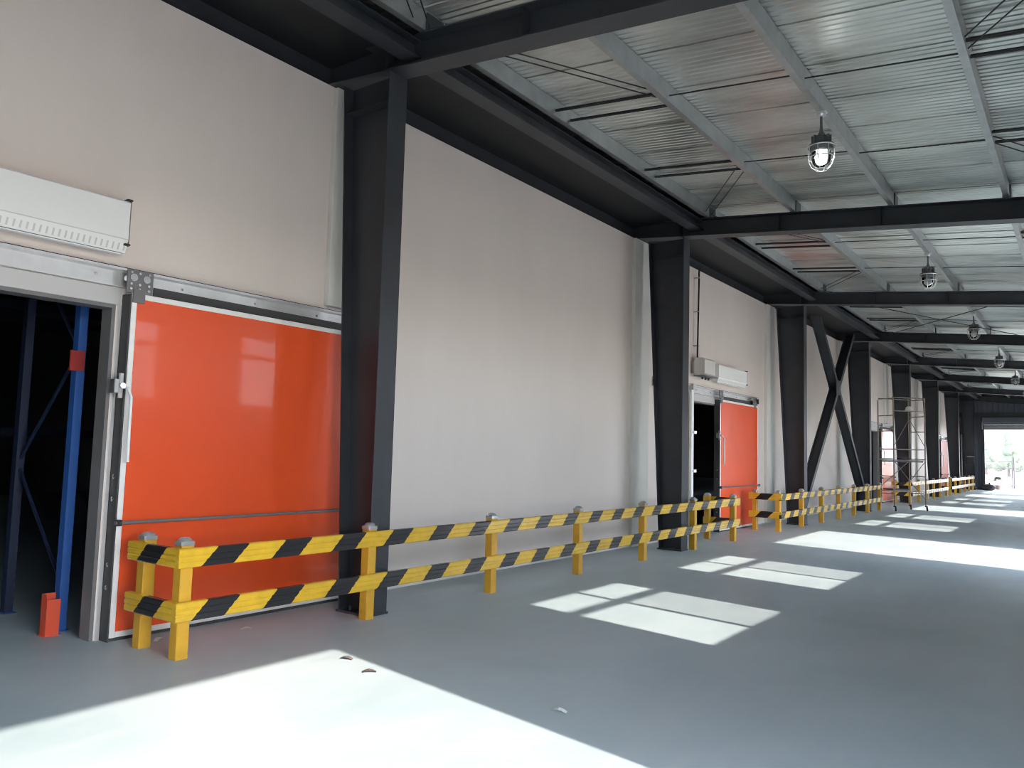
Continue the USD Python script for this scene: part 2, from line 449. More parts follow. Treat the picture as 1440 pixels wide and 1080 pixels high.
# ---------------------------------------------------------------- steel frame
col_label = ['dark steel column far behind the camera beside the cold store wall',
             'dark steel column just behind the camera beside the cold store wall',
             'largest dark steel column, at the right edge of the nearest orange door',
             'dark steel column left of the conduit and the second orange door',
             'dark steel column at the left foot of the crossed bracing',
             'dark steel column at the right foot of the crossed bracing',
             'dark steel column behind the wheeled scaffold tower',
             'dark steel column between the scaffold and the farthest orange door',
             'dark steel column just past the farthest orange door',
             'farthest dark steel column in the corner by the end opening']
beam_label = ['dark sloping roof rafter far behind the camera', 'dark sloping roof rafter behind the camera',
              'nearest dark roof rafter, crossing the top of the picture',
              'dark roof rafter just beyond the lit lamp', 'third dark roof rafter, beyond the second hanging lamp',
              'fourth dark roof rafter, above the right foot of the crossed bracing', 'fifth dark roof rafter, over the wheeled scaffold tower',
              'sixth dark roof rafter, past the scaffold tower', 'seventh dark roof rafter, just before the end wall', 'farthest dark roof rafter, against the end wall']


def plate(poly_xz, y0, y1):
    m = trimesh.creation.extrude_polygon(poly_xz, y1 - y0, engine='earcut')
    v = m.vertices
    m.vertices = np.stack([v[:, 0], v[:, 2] + y0, v[:, 1]], 1)
    m.invert()
    return m


for k, yc in enumerate(COLS):
    c = thing('steel_column', col_label[k], 'column', (0, yc, 0), group='dark steel columns along the white wall')
    H = 5.33
    obj('hall_flange', bx(FRONT - 0.016, FRONT, -0.125, 0.125, 0.02, H, 0.003), M['steel'], c)
    xw0, xw1 = -5.905, -6.17
    obj('wall_flange', plate(Polygon([(xw0, 0.02), (xw0 + 0.014, 0.02), (xw1 + 0.014, H), (xw1, H)]), -0.125, 0.125), M['steel'], c)
    obj('web', plate(Polygon([(xw0 + 0.014, 0.02), (FRONT - 0.016, 0.02), (FRONT - 0.016, H), (xw1 + 0.014, H)]), -0.006, 0.006), M['steel'], c)
    obj('base_plate', bx(-5.93, FRONT + 0.01, -0.135, 0.135, 0.0, 0.02), M['steel'], c)
    for x in (-5.80, -5.62):
        for yy in (-0.07, 0.07):
            obj('anchor_bolt', rod((x, yy, 0.02), (x, yy, 0.06), 0.012, 6), M['steel'], c)
    for z in (5.02,):
        obj('stiffener', [bx(xw1 + 0.05, FRONT - 0.017, s * 0.066 - 0.057, s * 0.066 + 0.057, z, z + 0.012) for s in (-1, 1)], M['steel'], c)
    r = thing('roof_rafter', beam_label[k], 'beam', (0, yc, 0), group='dark sloping roof rafters')
    xa, xb = -7.2, RIGHT - 0.02
    up = (SLOPE, 0, 1)
    obj('bottom_flange', bar((xa, 0, zb(xa) + 0.007), (xb, 0, zb(xb) + 0.007), 0.25, 0.014, 0, up), M['steel'], r)
    obj('top_flange', bar((xa, 0, zb(xa) + DEPTH - 0.007), (xb, 0, zb(xb) + DEPTH - 0.007), 0.25, 0.014, 0, up), M['steel'], r)
    obj('web', bar((xa, 0, zb(xa) + DEPTH / 2), (xb, 0, zb(xb) + DEPTH / 2), 0.01, DEPTH - 0.028, 0, up), M['steel'], r)
    for x in (-5.58, -3.9, -2.4):
        obj('stiffener', [bx(x - 0.005, x + 0.005, s * 0.062 - 0.055, s * 0.062 + 0.055, zb(x) + 0.02, zb(x) + DEPTH - 0.02) for s in (-1, 1)], M['steel'], r)

tie_label = 'dark steel eave tie beam along the column heads, %s'
tie_where = ['far behind the camera', 'behind the camera', 'top left, before the nearest column', 'above the wide blank white wall', 'above the second orange door',
             'above the crossed bracing', 'between the bracing and the scaffold', 'just past the scaffold', 'above the farthest orange door', 'against the end wall', '']
spans = list(zip([NEAR] + COLS, COLS + [END]))
for k, (a, b) in enumerate(spans):
    if b - a < 0.6:
        continue
    t = thing('eave_tie_beam', tie_label % tie_where[k], 'beam', group='eave tie beams between the columns')
    y0, y1 = a + 0.013, b - 0.013
    obj('bottom_flange', bx(-5.39, -5.19, y0, y1, 5.415, 5.43), M['steel'], t)
    obj('top_flange', bx(-5.39, -5.19, y0, y1, 5.575, 5.59), M['steel'], t)
    obj('web', bx(-5.296, -5.284, y0, y1, 5.43, 5.575), M['steel'], t)
for k, (a, b) in enumerate(spans):
    if b - a < 0.6:
        continue
    t = thing('wall_head_beam', 'dark channel beam lying on top of the white wall, ' + tie_where[k], 'beam', group='channel beams on the wall head')
    obj('web', bx(-6.53, -6.52, a + 0.013, b - 0.013, 5.425, 5.70), M['steel'], t)
    for z in (5.425, 5.69):
        obj('flange', bx(-6.519, -6.43, a + 0.013, b - 0.013, z, z + 0.01), M['steel'], t)
# purlins
PX = [-6.30, -5.08, -3.66, -2.24, -0.80, 0.63]
pur_label = ['galvanised roof purlin over the wall head, behind the eave tie beam', 'galvanised roof purlin nearest the wall, carrying the thick struts',
             'galvanised roof purlin second from the wall', 'galvanised roof purlin carrying the hanging lamps',
             'galvanised roof purlin right of the hanging lamps', 'rightmost galvanised roof purlin, near the outer wall']
ZP = [zb(x) + DEPTH + 0.001 for x in PX]
PH = 0.20
for i, px in enumerate(PX):
    z0 = ZP[i]
    p = thing('roof_purlin', pur_label[i], 'purlin', group='galvanised roof purlins')
    t = 0.004
    cpoly = Polygon([(0.035, 0), (-0.035, 0), (-0.035, PH), (0.035, PH), (0.035, PH - 0.02), (0.035 - t, PH - 0.02), (0.035 - t, PH - t), (-0.035 + t, PH - t), (-0.035 + t, t), (0.035 - t, t), (0.035 - t, 0.02), (0.035, 0.02)])
    s = -1 if i < 5 else 1
    cp = Polygon([(s * a_, b_) for a_, b_ in cpoly.exterior.coords])
    m = trimesh.creation.extrude_polygon(cp, END - NEAR - 0.02, engine='earcut')
    v = m.vertices
    m.vertices = np.stack([v[:, 0] + px, v[:, 2] + NEAR + 0.01, v[:, 1] + z0], 1)
    m.invert()
    obj('channel', m, M['galv'], p)
    for yc in COLS:
        obj('cleat', bx(px + 0.037, px + 0.049, yc - 0.12, yc + 0.12, z0, z0 + 0.18), M['steel'], p)
        obj('cleat', bx(px - 0.049, px - 0.037, yc - 0.12, yc + 0.12, z0, z0 + 0.18), M['steel'], p)
    # bracing to the next purlin
    if i == 5 or i == 0:
        continue
    nx, nz = PX[i + 1], ZP[i + 1]
    strut = i in (1, 4)
    for kk, yc in enumerate(COLS[1:-1]):
        for q in (1, 2):
            yy = yc + BAY * q / 3.0 + (0.0 if strut else (0.06 if i == 3 else -0.06))
            zz = 0.07
            if strut:
                for d in (-0.17, 0.17):
                    obj('strut', rod((px + 0.036, yy + d, z0 + zz), (nx - 0.036, yy + d, nz + zz), 0.019, 8), M['black'], p)
                e = yc + 0.14 if q == 1 else yc + BAY - 0.14
                d0 = -0.1 if q == 1 else 0.1
                for d in (-0.16, 0.08):
                    if i == 1:
                        obj('sag_rod', rod((px + 0.036, e + d, z0 + 0.05), (nx - 0.036, yy + d0 + d, nz + 0.06), 0.007, 6), M['black'], p)
                    else:
                        obj('sag_rod', rod((nx - 0.036, e + d, nz + 0.05), (px + 0.036, yy + d0 + d, z0 + 0.06), 0.007, 6), M['black'], p)
            else:
                obj('sag_rod', rod((px + 0.036, yy, z0 + zz), (nx - 0.036, yy, nz + zz), 0.008, 6), M['black'], p)
                obj('bolt', [rod((px - 0.05, yy + d, z0 + zz), (px - 0.03, yy + d, z0 + zz), 0.012, 6) for d in (-0.02, 0.14)], M['black'], p)

# crossed bracing between two columns, and roof bracing rods in the same bay
br = thing('cross_bracing', 'dark steel X bracing standing in front of the white wall between two columns', 'bracing')
xb_ = -5.75
for p0, p1 in (((21.45, 5.38), (26.38, 0.78)), ((19.92, 0.25), (25.24, 5.38))):
    A, B = np.array([xb_, p0[0], p0[1]]), np.array([xb_, p1[0], p1[1]])
    X_ = np.array([0.12, 0, 0])
    obj('diagonal', [bar(A + X_, B + X_, 0.13, 0.012, 0, up=(1, 0, 0)), bar(A - X_, B - X_, 0.13, 0.012, 0, up=(1, 0, 0)), bar(A, B, 0.012, 0.228, 0, up=(1, 0, 0))], M['steel'], br)
obj('gusset', bx(xb_ + 0.127, xb_ + 0.139, 23.02, 23.46, 3.40, 3.80), M['steel'], br)
ya, yb = COLS[4] + 0.02, COLS[5] - 0.02
rb = thing('roof_cross_rod', 'thin dark steel rods crossing under the roof sheets beyond the third rafter', 'bracing')
for (xa, y0), (xe, y1) in ((((-5.0), ya), (-1.0, yb)), (((-1.0), ya), (-5.0, yb))):
    obj('rod', rod((xa, y0, zb(xa) + 0.2), (xe, y1, zb(xe) + (0.2 if xa < xe else 0.225)), 0.011, 6), M['black'], rb)

# ---------------------------------------------------------------- cold store doors
LX0, LX1 = -6.405, -6.285      # leaf thickness (stands off the wall)
LW, LH = 2.40, 2.80


def make_leaf(label, loc, width, hangers):
    d = thing('sliding_door', label, 'sliding door', loc, 0, 'orange sliding cold store doors')
    x0, x1 = LX0 - WALL, LX1 - WALL
    fw = 0.045
    zz = 0.03
    obj('panel', bx(x0 + 0.01, x1 - 0.006, fw, width - fw, zz + fw, LH - fw), M['orange'], d)
    obj('edge_frame', [bx(x0 + 0.004, x1, 0.0, fw, zz, LH, 0.004), bx(x0 + 0.004, x1, width - fw, width, zz, LH, 0.004),
                       bx(x0 + 0.004, x1, fw, width - fw, zz, zz + fw, 0.004), bx(x0 + 0.004, x1, fw, width - fw, LH - fw, LH, 0.004)], M['alu_white'], d, label='white aluminium edging')
    obj('side_seal', bx(x0 - 0.012, x1 - 0.003, -0.014, -0.0005, 0.0, LH - 0.01, 0.003), M['rubber'], d, label='dark rubber side seal')
    obj('bottom_seal', bx(x0, x1 - 0.02, 0, width, 0.0, zz - 0.001), M['rubber'], d)
    for z in (0.42, 0.60, 1.12, 1.30):
        obj('seal_bolt', lathe([(0, -0.012), (0.018, -0.012), (0.018, -0.004), (0.010, 0), (0, 0)], 10).apply_transform(trimesh.transformations.rotation_matrix(math.pi / 2, [1, 0, 0])).apply_translation([x0 + 0.06, -0.027, z]), M['chrome'], d)
    zr = 0.935
    gr = obj('guard_bar', rod((x1 + 0.03, -0.03, zr), (x1 + 0.03, width + 0.02, zr), 0.014, 10), M['grey_frame'], d, smooth=40)
    for yy in (0.0, width - 0.02):
        obj('bracket', bx(x1, x1 + 0.045, yy - 0.02, yy + 0.02, zr - 0.025, zr + 0.025, 0.004), M['black'], gr)
    # lever handle
    h = obj('handle', path_tube([(x1 + 0.03, -0.045, 2.02), (x1 + 0.07, -0.02, 2.01), (x1 + 0.09, 0.0, 1.94), (x1 + 0.09, 0.0, 1.70), (x1 + 0.09, 0.005, 1.42)], 0.013, 8), M['white'], d, smooth=50)
    obj('handle_plate', [bx(x1 - 0.02, x1 + 0.03, -0.075, -0.036, 1.93, 2.13, 0.008), bx(x1 - 0.05, x1 + 0.03, -0.11, -0.075, 1.97, 2.08, 0.006)], M['grey_metal'], d)
    obj('handle_hub', rod((x1 + 0.03, -0.055, 2.03), (x1 + 0.06, -0.055, 2.03), 0.022, 12), M['chrome'], h)
    # roller hangers at the top corners
    for yy in hangers:
        hg = obj('hanger', [bx(x1 - 0.012, x1 + 0.0, yy - 0.10, yy + 0.12, LH, LH + 0.19), bx(x1 + 0.0, x1 + 0.02, yy - 0.05, yy + 0.05, LH - 0.08, LH + 0.03, 0.003)], M['grey_frame'], d)
        obj('roller', [rod((x0 + 0.03, yy + q, LH + 0.125), (x1 + 0.012, yy + q, LH + 0.125), 0.032, 12) for q in (-0.05, 0.06)], M['chrome'], hg, smooth=40)
        obj('hanger_bolt', [rod((x1 + 0.0, yy + a_, LH + b_), (x1 + 0.014, yy + a_, LH + b_), 0.012, 6) for a_ in (-0.07, 0.0, 0.08) for b_ in (0.03, 0.07, 0.165)], M['chrome'], hg)
    return d


leafs = [(3.303, 'largest orange sliding cold store door, nearest the camera behind the striped rail'),
         (16.13, 'second orange sliding cold store door, past the conduit and grey motor box'),
         (32.40, 'orange sliding cold store door seen behind the scaffold tower'),
         (47.42, 'farthest orange sliding cold store door, beyond the scaffold')]
first_leaf = None
for yl, lab in leafs:
    if first_leaf is None:
        make_leaf(lab, (WALL, yl, 0), LW, (0.05,))
        first_leaf = 0
    elif first_leaf == 0:
        first_leaf = make_leaf(lab, (WALL, yl, 0), LW, (0.05, LW - 0.25))
    else:
        dup(first_leaf, (WALL, yl, 0), 0, lab)

track_first = None
tr_lab = ['long aluminium sliding track above the nearest orange door', 'aluminium sliding track above the second orange door', 'aluminium sliding track above the door behind the scaffold', 'aluminium sliding track above the farthest orange door']
for (o0, o1, top), lab, (yl, _) in zip(openings, tr_lab, leafs):
    if track_first is None:
        t = track_first = thing('door_track', lab, 'door track', (WALL, yl, 0), 0, 'tracks over the cold store doors')
        L0, L1 = -3.0, 2.62
        rail_poly = Polygon([(0, 0), (0.05, 0.0), (0.05, 0.012), (0.012, 0.02), (0.012, 0.13), (0.06, 0.14), (0.06, 0.16), (0, 0.16)])
        m = trimesh.creation.extrude_polygon(rail_poly, L1 - L0, engine='earcut'); v = m.vertices
        m.vertices = np.stack([v[:, 0] + 0.002, v[:, 2] + L0, v[:, 1] + 2.845], 1); m.invert()
        obj('rail', m, M['alu'], t)
        obj('rubber_strip', bx(0.0505, 0.057, 0.22, L1 - 0.06, 2.815, 2.888), M['rubber'], t, label='dark rubber strip along the lower edge')
        obj('track_lip', bx(0.0025, 0.06, L0, L1, 3.006, 3.012), M['rubber'], t)
        for yy in (L0, L1 - 0.05):
            obj('end_stop', bx(0.014, 0.075, yy, yy + 0.05, 2.86, 2.975, 0.004), M['black'], t)
        for yy in np.arange(L0 + 0.5, L1, 0.75):
            obj('rail_bolt', rod((0.012, yy, 2.925), (0.024, yy, 2.925), 0.012, 6), M['chrome'], t)
    else:
        dup(track_first, (WALL, yl, 0), 0, lab)

for n, (o0, o1, top) in enumerate(openings):
    d = tag(UsdGeom.Xform.Define(stage, path_of('door_%d' % (n + 1))), kind='structure')
    x0, x1 = WALL - 0.16, WALL + 0.012
    if n == 0:
        a, b = o0, o1
    obj('frame_side', bx(x0, x1 - 0.013, o0 - 0.002, o0 + 0.03, 0, top), M['grey_frame'], d)
    obj('frame_side', bx(x0, x1 - 0.013, o1 - 0.03, o1 + 0.002, 0, top), M['grey_frame'], d)
    obj('frame_head', bx(x0, x1 - 0.013, o0 + 0.03, o1 - 0.03, top - 0.03, top + 0.002), M['grey_frame'], d)
    obj('architrave', [bx(WALL + 0.0005, WALL + 0.013, o0 - 0.11, o0, 0.0, top, 0.003)], M['alu_white'], d)
    obj('architrave', [bx(WALL + 0.0005, WALL + 0.013, o1 + 0.012, o1 + 0.04, 0.0, top, 0.003)], M['alu'], d)
    obj('header_panel', [bx(WALL + 0.0005, WALL + 0.013, o0 - 0.11, o1 + 0.035, top, 2.84, 0.003)], M['alu_grey'], d)

# air curtains
def air_curtain(label, y0, y1, z0, z1, right=True):
    a = thing('air_curtain', label, 'air curtain', (WALL, y0, z0), group='white air curtains over the doors')
    W, Hh, D = y1 - y0, z1 - z0, 0.21
    poly = Polygon([(0, 0.06), (0.10, 0.0), (0.17, 0.0), (D, 0.10), (D, Hh - 0.015), (D - 0.015, Hh), (0, Hh)])
    m = trimesh.creation.extrude_polygon(poly, W, engine='earcut'); v = m.vertices
    m.vertices = np.stack([v[:, 0], v[:, 2], v[:, 1]], 1); m.invert()
    obj('housing', m, M['white'], a)
    ins = obj('outlet_grille', bx(0.105, 0.165, 0.02, W - 0.03, -0.004, -0.0005), M['grey_frame'], a)
    obj('louvre', [bx(0.107 + 0.012 * i, 0.110 + 0.012 * i, 0.02, W - 0.03, -0.014, -0.004) for i in range(5)], M['white'], ins)
    n = int(W / 0.045)
    obj('vent_slot', [bar((0.178 + 0.0005, 0.05 + i * 0.045, 0.0155), (0.178 + 0.021, 0.05 + i * 0.045, 0.068), 0.012, 0.004, 0, up=(1, 0, -0.4)) for i in range(n)], M['offwhite'], a, kind='stuff')
    obj('trim_line', bx(D, D + 0.003, 0.0, W, 0.10, 0.108), M['offwhite'], a)
    obj('end_plate', [bx(0.0, D + 0.004, W, W + 0.006, 0.07, Hh + 0.004)], M['grey_frame'], a, label='dark edge at the end of the housing')
    obj('bracket', [bx(0.10, D + 0.012, W - 0.03, W + 0.012, Hh, Hh + 0.014), bx(0.10, D + 0.012, W - 0.03, W + 0.012, 0.055, 0.07)], M['black'], a)
    return a


air_curtain('long white air curtain box above the nearest dark doorway, cut by the picture edge', 1.15, 3.20, 3.10, 3.52)
air_curtain('small white air curtain box above the second orange door', 15.85, 17.55, 3.15, 3.52)
mb = thing('motor_box', 'grey rounded motor box above the second dark doorway, below the conduit', 'motor box', (WALL + 0.08, 14.80, 3.18))
obj('wall_mount', bx(-0.079, -0.001, 0.1, 0.6, 0.06, 0.3), M['galv'], mb)
obj('casing', bx(0, 0.22, 0.06, 0.62, 0.02, 0.37, 0.04), M['offwhite'], mb)
obj('bottom_tray', bx(0.0, 0.25, 0.03, 0.68, 0.0, 0.02), M['grey_frame'], mb)
obj('gland', [rod((0.1, 0.25 + 0.15 * i, -0.05), (0.1, 0.25 + 0.15 * i, 0.0), 0.025, 8) for i in range(3)], M['black'], mb)
cd = thing('conduit', 'thin dark vertical conduit on the white wall above the grey motor box', 'conduit', (WALL, 14.98, 0))
obj('pipe', rod((0.095, 0, 3.56), (0.095, 0.06, 5.41), 0.018, 8), M['black'], cd)
for z in (3.8, 4.5, 5.2):
    obj('saddle', bx(0.001, 0.115, 0.0, 0.05, z, z + 0.02), M['galv'], cd)

# door 2 frame furniture: white post with latches
lp = thing('door_jamb_post', 'white jamb post with small latches left of the second dark doorway', 'jamb', (WALL, 14.83, 0))
obj('post', bx(0.014, 0.07, -0.05, 0.06, 0.0, 2.98, 0.006), M['white'], lp)
obj('head_block', bx(0.012, 0.11, -0.07, 0.08, 2.90, 3.02, 0.006), M['offwhite'], lp)
for z in (1.25, 2.02):
    obj('latch', [bx(0.03, 0.09, 0.06, 0.16, z, z + 0.07, 0.008), bx(0.07, 0.11, 0.0, 0.06, z + 0.015, z + 0.055)], M['chrome'], lp)

# ---------------------------------------------------------------- striped barriers
POST = 0.10
rail_prof = Polygon([(-0.025, 0.0), (0.018, 0.0), (0.025, 0.01), (0.025, 0.040), (0.019, 0.046), (0.019, 0.052), (0.025, 0.058), (0.025, 0.082), (0.019, 0.088), (0.019, 0.094),
                     (0.025, 0.10), (0.025, 0.13), (0.018, 0.14), (-0.025, 0.14)])


def rail_y(x, y0, y1, z):
    m = trimesh.creation.extrude_polygon(rail_prof, y1 - y0, engine='earcut'); v = m.vertices
    m.vertices = np.stack([v[:, 0] + x, v[:, 2] + y0, v[:, 1] + z], 1); m.invert()
    return m


def rail_x(y, x0, x1, z):
    m = trimesh.creation.extrude_polygon(rail_prof, x1 - x0, engine='earcut'); v = m.vertices
    m.vertices = np.stack([v[:, 2] + x0, -v[:, 0] + y, v[:, 1] + z], 1); m.invert()
    return m


def add_post(parent, x, y):
    p = obj('post', bx(x - POST / 2, x + POST / 2, y - POST / 2, y + POST / 2, 0.0, 0.825, 0.006), M['yellow'], parent)
    q = POST / 2 + 0.006
    cap = trimesh.creation.extrude_polygon(chamfered(2 * q, 2 * q, 0.012), 0.03, engine='earcut'); cap.apply_translation([x, y, 0.826])
    dome = lathe([(0, 0.032), (0.03, 0.028), (0.048, 0.014), (0.052, 0.0), (0, 0)], 14, (x, y, 0.856))
    obj('post_cap', [cap, dome], M['cap'], p, smooth=40)


RX = -5.395
PXC = RX - 0.025 - POST / 2


def fence(label, y0, n, start_ret=True, end_ret=True, pitch=1.885):
    fth = thing('striped_barrier', label, 'barrier', group='striped safety barriers along the wall')
    ysp = [y0 + pitch * i for i in range(n)]
    for yv in ysp:
        add_post(fth, PXC, yv)
    ra, rb_ = ysp[0] - POST / 2 - 0.05, ysp[-1] + POST / 2 + 0.05
    obj('rail', rail_y(RX, ra, rb_, 0.67), M['stripe_up'], fth, label='black and yellow striped upper rail')
    obj('rail', rail_y(RX, ra, rb_, 0.28), M['stripe_low'], fth, label='black and yellow striped lower rail')
    for on, yv, s in ((start_ret, ysp[0], -1), (end_ret, ysp[-1], 1)):
        if not on:
            continue
        add_post(fth, -5.98, yv)
        yr = yv + s * (POST / 2 + 0.025)
        x1 = RX - 0.026
        for z, mm in ((0.67, M['stripe_xup']), (0.28, M['stripe_xlow'])):
            if s < 0:
                obj('return_rail', rail_x(yr, -6.09, x1, z), mm, fth, label='short striped return rail')
            else:
                m = rail_x(0, -6.09, x1, z); m.vertices[:, 1] = yr - m.vertices[:, 1]; m.invert()
                obj('return_rail', m, mm, fth, label='short striped return rail')
    return fth


fence('yellow and black striped barrier nearest the camera, in front of the blank white wall', 3.40, 7)
fence('yellow and black striped barrier in front of the crossed bracing', 17.42, 7, True, False, 1.72)
fence('yellow and black striped barrier just behind and past the scaffold tower', 33.2, 6)
fence('farthest striped barrier, ending beside the bright end opening', 43.95, 6, True, False)

# ---------------------------------------------------------------- hanging lamps
def make_lamp(label, loc):
    d = thing('caged_lamp', label, 'lamp', loc)
    obj('mount', [bx(-0.06, 0.06, -0.04, 0.04, -0.012, 0.0), lathe([(0, -0.05), (0.03, -0.05), (0.045, -0.03), (0.045, -0.012), (0, -0.012)], 12), rod((-0.035, 0.0, -0.035), (0.05, 0, -0.035), 0.018, 8)], M['lamp_wire'], d, smooth=40)
    obj('stem', lathe([(0, -0.05), (0.014, -0.05), (0.014, -0.16), (0.022, -0.22), (0.05, -0.27), (0.06, -0.30), (0, -0.30)], 14), M['lamp_grey'], d, smooth=40)
    hs = obj('housing', lathe([(0, -0.285), (0.07, -0.285), (0.085, -0.30), (0.085, -0.35), (0.13, -0.365), (0.145, -0.385), (0.145, -0.395), (0, -0.395)], 24), M['lamp_grey'], d, smooth=35)
    fins = []
    for k in range(12):
        b = bx(0.05, 0.105, -0.004, 0.004, -0.35, -0.27); b.apply_transform(trimesh.transformations.rotation_matrix(k * math.pi / 6, [0, 0, 1])); fins.append(b)
    obj('cooling_fin', fins, M['lamp_grey'], hs)
    obj('collar', lathe([(0, -0.445), (0.10, -0.445), (0.115, -0.43), (0.12, -0.396), (0, -0.396)], 24), M['lamp_grey'], d, smooth=35)
    gp = [(0, -0.62)] + [(0.098 * math.cos(t), -0.52 - 0.10 * math.sin(t)) for t in np.linspace(math.pi / 2 - 0.2, 0, 7)] + [(0.1, -0.45), (0.097, -0.446)]
    gp2 = gp + [(0.094, -0.446), (0.096, -0.45)] + [(0.094 * math.cos(t), -0.52 - 0.096 * math.sin(t)) for t in np.linspace(0, math.pi / 2 - 0.2, 7)] + [(0, -0.616)]
    obj('glass', lathe(gp2, 24), M['lampglass'], d, smooth=50)
    bp = [(0, -0.596)] + [(0.086 * math.cos(t), -0.53 - 0.066 * math.sin(t)) for t in np.linspace(math.pi / 2 - 0.15, -math.pi / 2 + 0.5, 10)] + [(0.035, -0.447), (0, -0.447)]
    obj('bulb', lathe(bp, 20), M['bulb_on'] if label.startswith('lit ') else M['bulb_off'], d, smooth=60)
    wires = []
    for k in range(8):
        a = k * math.pi / 4
        pts = [(0.142, -0.39), (0.14, -0.47), (0.132, -0.54), (0.105, -0.60), (0.06, -0.64)]
        wires.append(path_tube([(r * math.cos(a), r * math.sin(a), z) for r, z in pts], 0.005, 5))
    for r, z in ((0.144, -0.392), (0.136, -0.51), (0.06, -0.64)):
        wires.append(trimesh.creation.torus(r, 0.006, 24, 6).apply_translation([0, 0, z]))
    obj('wire_cage', wires, M['lamp_wire'], d, smooth=50)
    return d


LXP = PX[3]
lamp_lab = ['unlit caged lamp hanging second along the purlin, between the second and third rafters', 'unlit caged lamp third along the purlin, in the braced bay',
            'unlit caged lamp fourth along the purlin, over the scaffold bay', 'unlit caged lamp fifth along the purlin, at the picture edge', 'unlit caged lamp sixth along the purlin, near the end wall']
make_lamp('lit white caged lamp hanging nearest the camera under the roof', (LXP, 8.62, ZP[3]))
first_lamp = None
for k, lab in enumerate(lamp_lab):
    loc = (LXP, 8.62 + BAY * (k + 1), ZP[3])
    if first_lamp is None:
        first_lamp = make_lamp(lab, loc)
        tag(first_lamp, group='unlit caged lamps under the roof')
    else:
        dup(first_lamp, loc, 0, lab)

# ---------------------------------------------------------------- racking inside the dark store
rk = thing('pallet_rack', 'blue pallet rack upright with faint braces inside the nearest dark doorway', 'pallet rack')
def upright(x, y):
    s = 0.045
    return [bx(x - s, x + s, y - 0.035, y - 0.031, 0.006, 4.8), bx(x - s, x - s + 0.004, y - 0.031, y + 0.035, 0.006, 4.8), bx(x + s - 0.004, x + s, y - 0.031, y + 0.035, 0.006, 4.8)]
for x, y in ((-6.98, 3.24), (-8.0, 3.24), (-6.98, 0.5), (-8.0, 0.5), (-6.98, 5.94), (-8.0, 5.94)):
    u = obj('upright', upright(x, y), M['blue'] if x > -7.5 else M['blue_shaded'], rk)
    obj('foot', bx(x - 0.07, x + 0.07, y - 0.06, y + 0.06, 0.0, 0.006), M['blue'], u)
for y in (0.5, 3.24, 5.94):
    for i in range(4):
        za, zb2 = 0.4 + i * 1.0, 1.3 + i * 1.0
        a, b = (-6.98 - 0.046, -8.0 + 0.046)
        if i % 2:
            a, b = b, a
        obj('brace', bar((a, y, za), (b, y, zb2), 0.022, 0.022), M['blue_shaded'], rk)
for x in (-6.93, -8.05):
    for y0, y1 in ((0.5, 3.24), (3.24, 5.94)):
        for z in (3.0, 4.6):
            obj('beam', bx(x - 0.02, x + 0.02, y0 + 0.04, y1 - 0.04, z, z + 0.11, 0.004), M['blue_shaded'], rk)
obj('beam_connector', bx(-6.932, -6.91, 3.14, 3.26, 2.17, 2.34, 0.004), M['rack_red'], rk, label='red beam connector')
pt = thing('rack_guard', 'short red upright protector on the floor beside the blue rack post', 'post guard', (-6.86, 3.06, 0))
obj('guard_face', plate(Polygon([(-0.05, 0), (0.05, 0), (0.05, 0.29), (0.02, 0.33), (-0.05, 0.33)]), -0.005, 0.005), M['rack_orange'], pt)
obj('guard_side', [bx(-0.05, -0.042, 0.005, 0.10, 0, 0.33), bx(0.042, 0.05, 0.005, 0.10, 0, 0.29)], M['rack_orange'], pt)
obj('guard_foot', bx(-0.06, 0.06, -0.02, 0.11, -0.0, 0.006), M['rack_orange'], pt)
r2 = thing('pallet_rack', 'blue pallet rack standing deep in the dark store behind the first rack', 'pallet rack')
for x, y in ((-10.9, 3.9), (-12.0, 3.9), (-10.9, 1.2), (-12.0, 1.2), (-10.9, 6.6), (-12.0, 6.6)):
    obj('upright', upright(x, y), M['blue_shaded'], r2)
for z in (1.6, 3.2):
    obj('beam', [bx(x - 0.02, x + 0.02, y0, y0 + 2.6, z, z + 0.11) for x in (-10.85, -12.05) for y0 in (1.25, 3.95)], M['blue_shaded'], r2)

# ---------------------------------------------------------------- wheeled scaffold tower
sc = thing('scaffold_tower', 'tall wheeled tubular scaffold tower standing by the striped barrier', 'scaffold')
Bq, Dq = np.array([-5.0, 27.6]), np.array([-4.26, 28.65])
off = np.array([-0.54, 0.42])
Aq, Cq = Bq + off, Dq + off
legs = [Aq, Bq, Cq, Dq]
ZT = 3.66
P3 = lambda q, z: (q[0], q[1], z)
for q in legs:
    g = obj('leg', rod(P3(q, 0.16), P3(q, ZT - (0.1 if q is Aq else 0)), 0.021, 8), M['scaffold'], sc, smooth=40)
    ang = 0.6
    w = trimesh.creation.cylinder(radius=0.07, height=0.04, sections=14)
    w.apply_transform(trimesh.transformations.rotation_matrix(math.pi / 2, [0, 1, 0.3])); w.apply_translation([q[0] + 0.03, q[1], 0.071])
    obj('caster', [w, bx(q[0] - 0.03, q[0] + 0.05, q[1] - 0.035, q[1] + 0.035, 0.135, 0.16)], M['black'], g, smooth=40)
def ledger(name, q0, q1, z, r=0.016, m=M['scaffold']):
    d_ = (q1 - q0) / np.linalg.norm(q1 - q0) * 0.022
    obj(name, rod(P3(q0 + d_, z), P3(q1 - d_, z), r, 6), m, sc)
for z in (0.55, 1.10, 1.66, 1.97, 2.55, 3.05, ZT - 0.06):
    ledger('rung', Bq, Aq, z); ledger('rung', Dq, Cq, z)
for z in (0.62, 1.62, 1.97, 3.20, ZT - 0.03):
    ledger('ledger', Bq, Dq, z); 
    if z != 3.20:
        ledger('ledger', Aq, Cq, z)
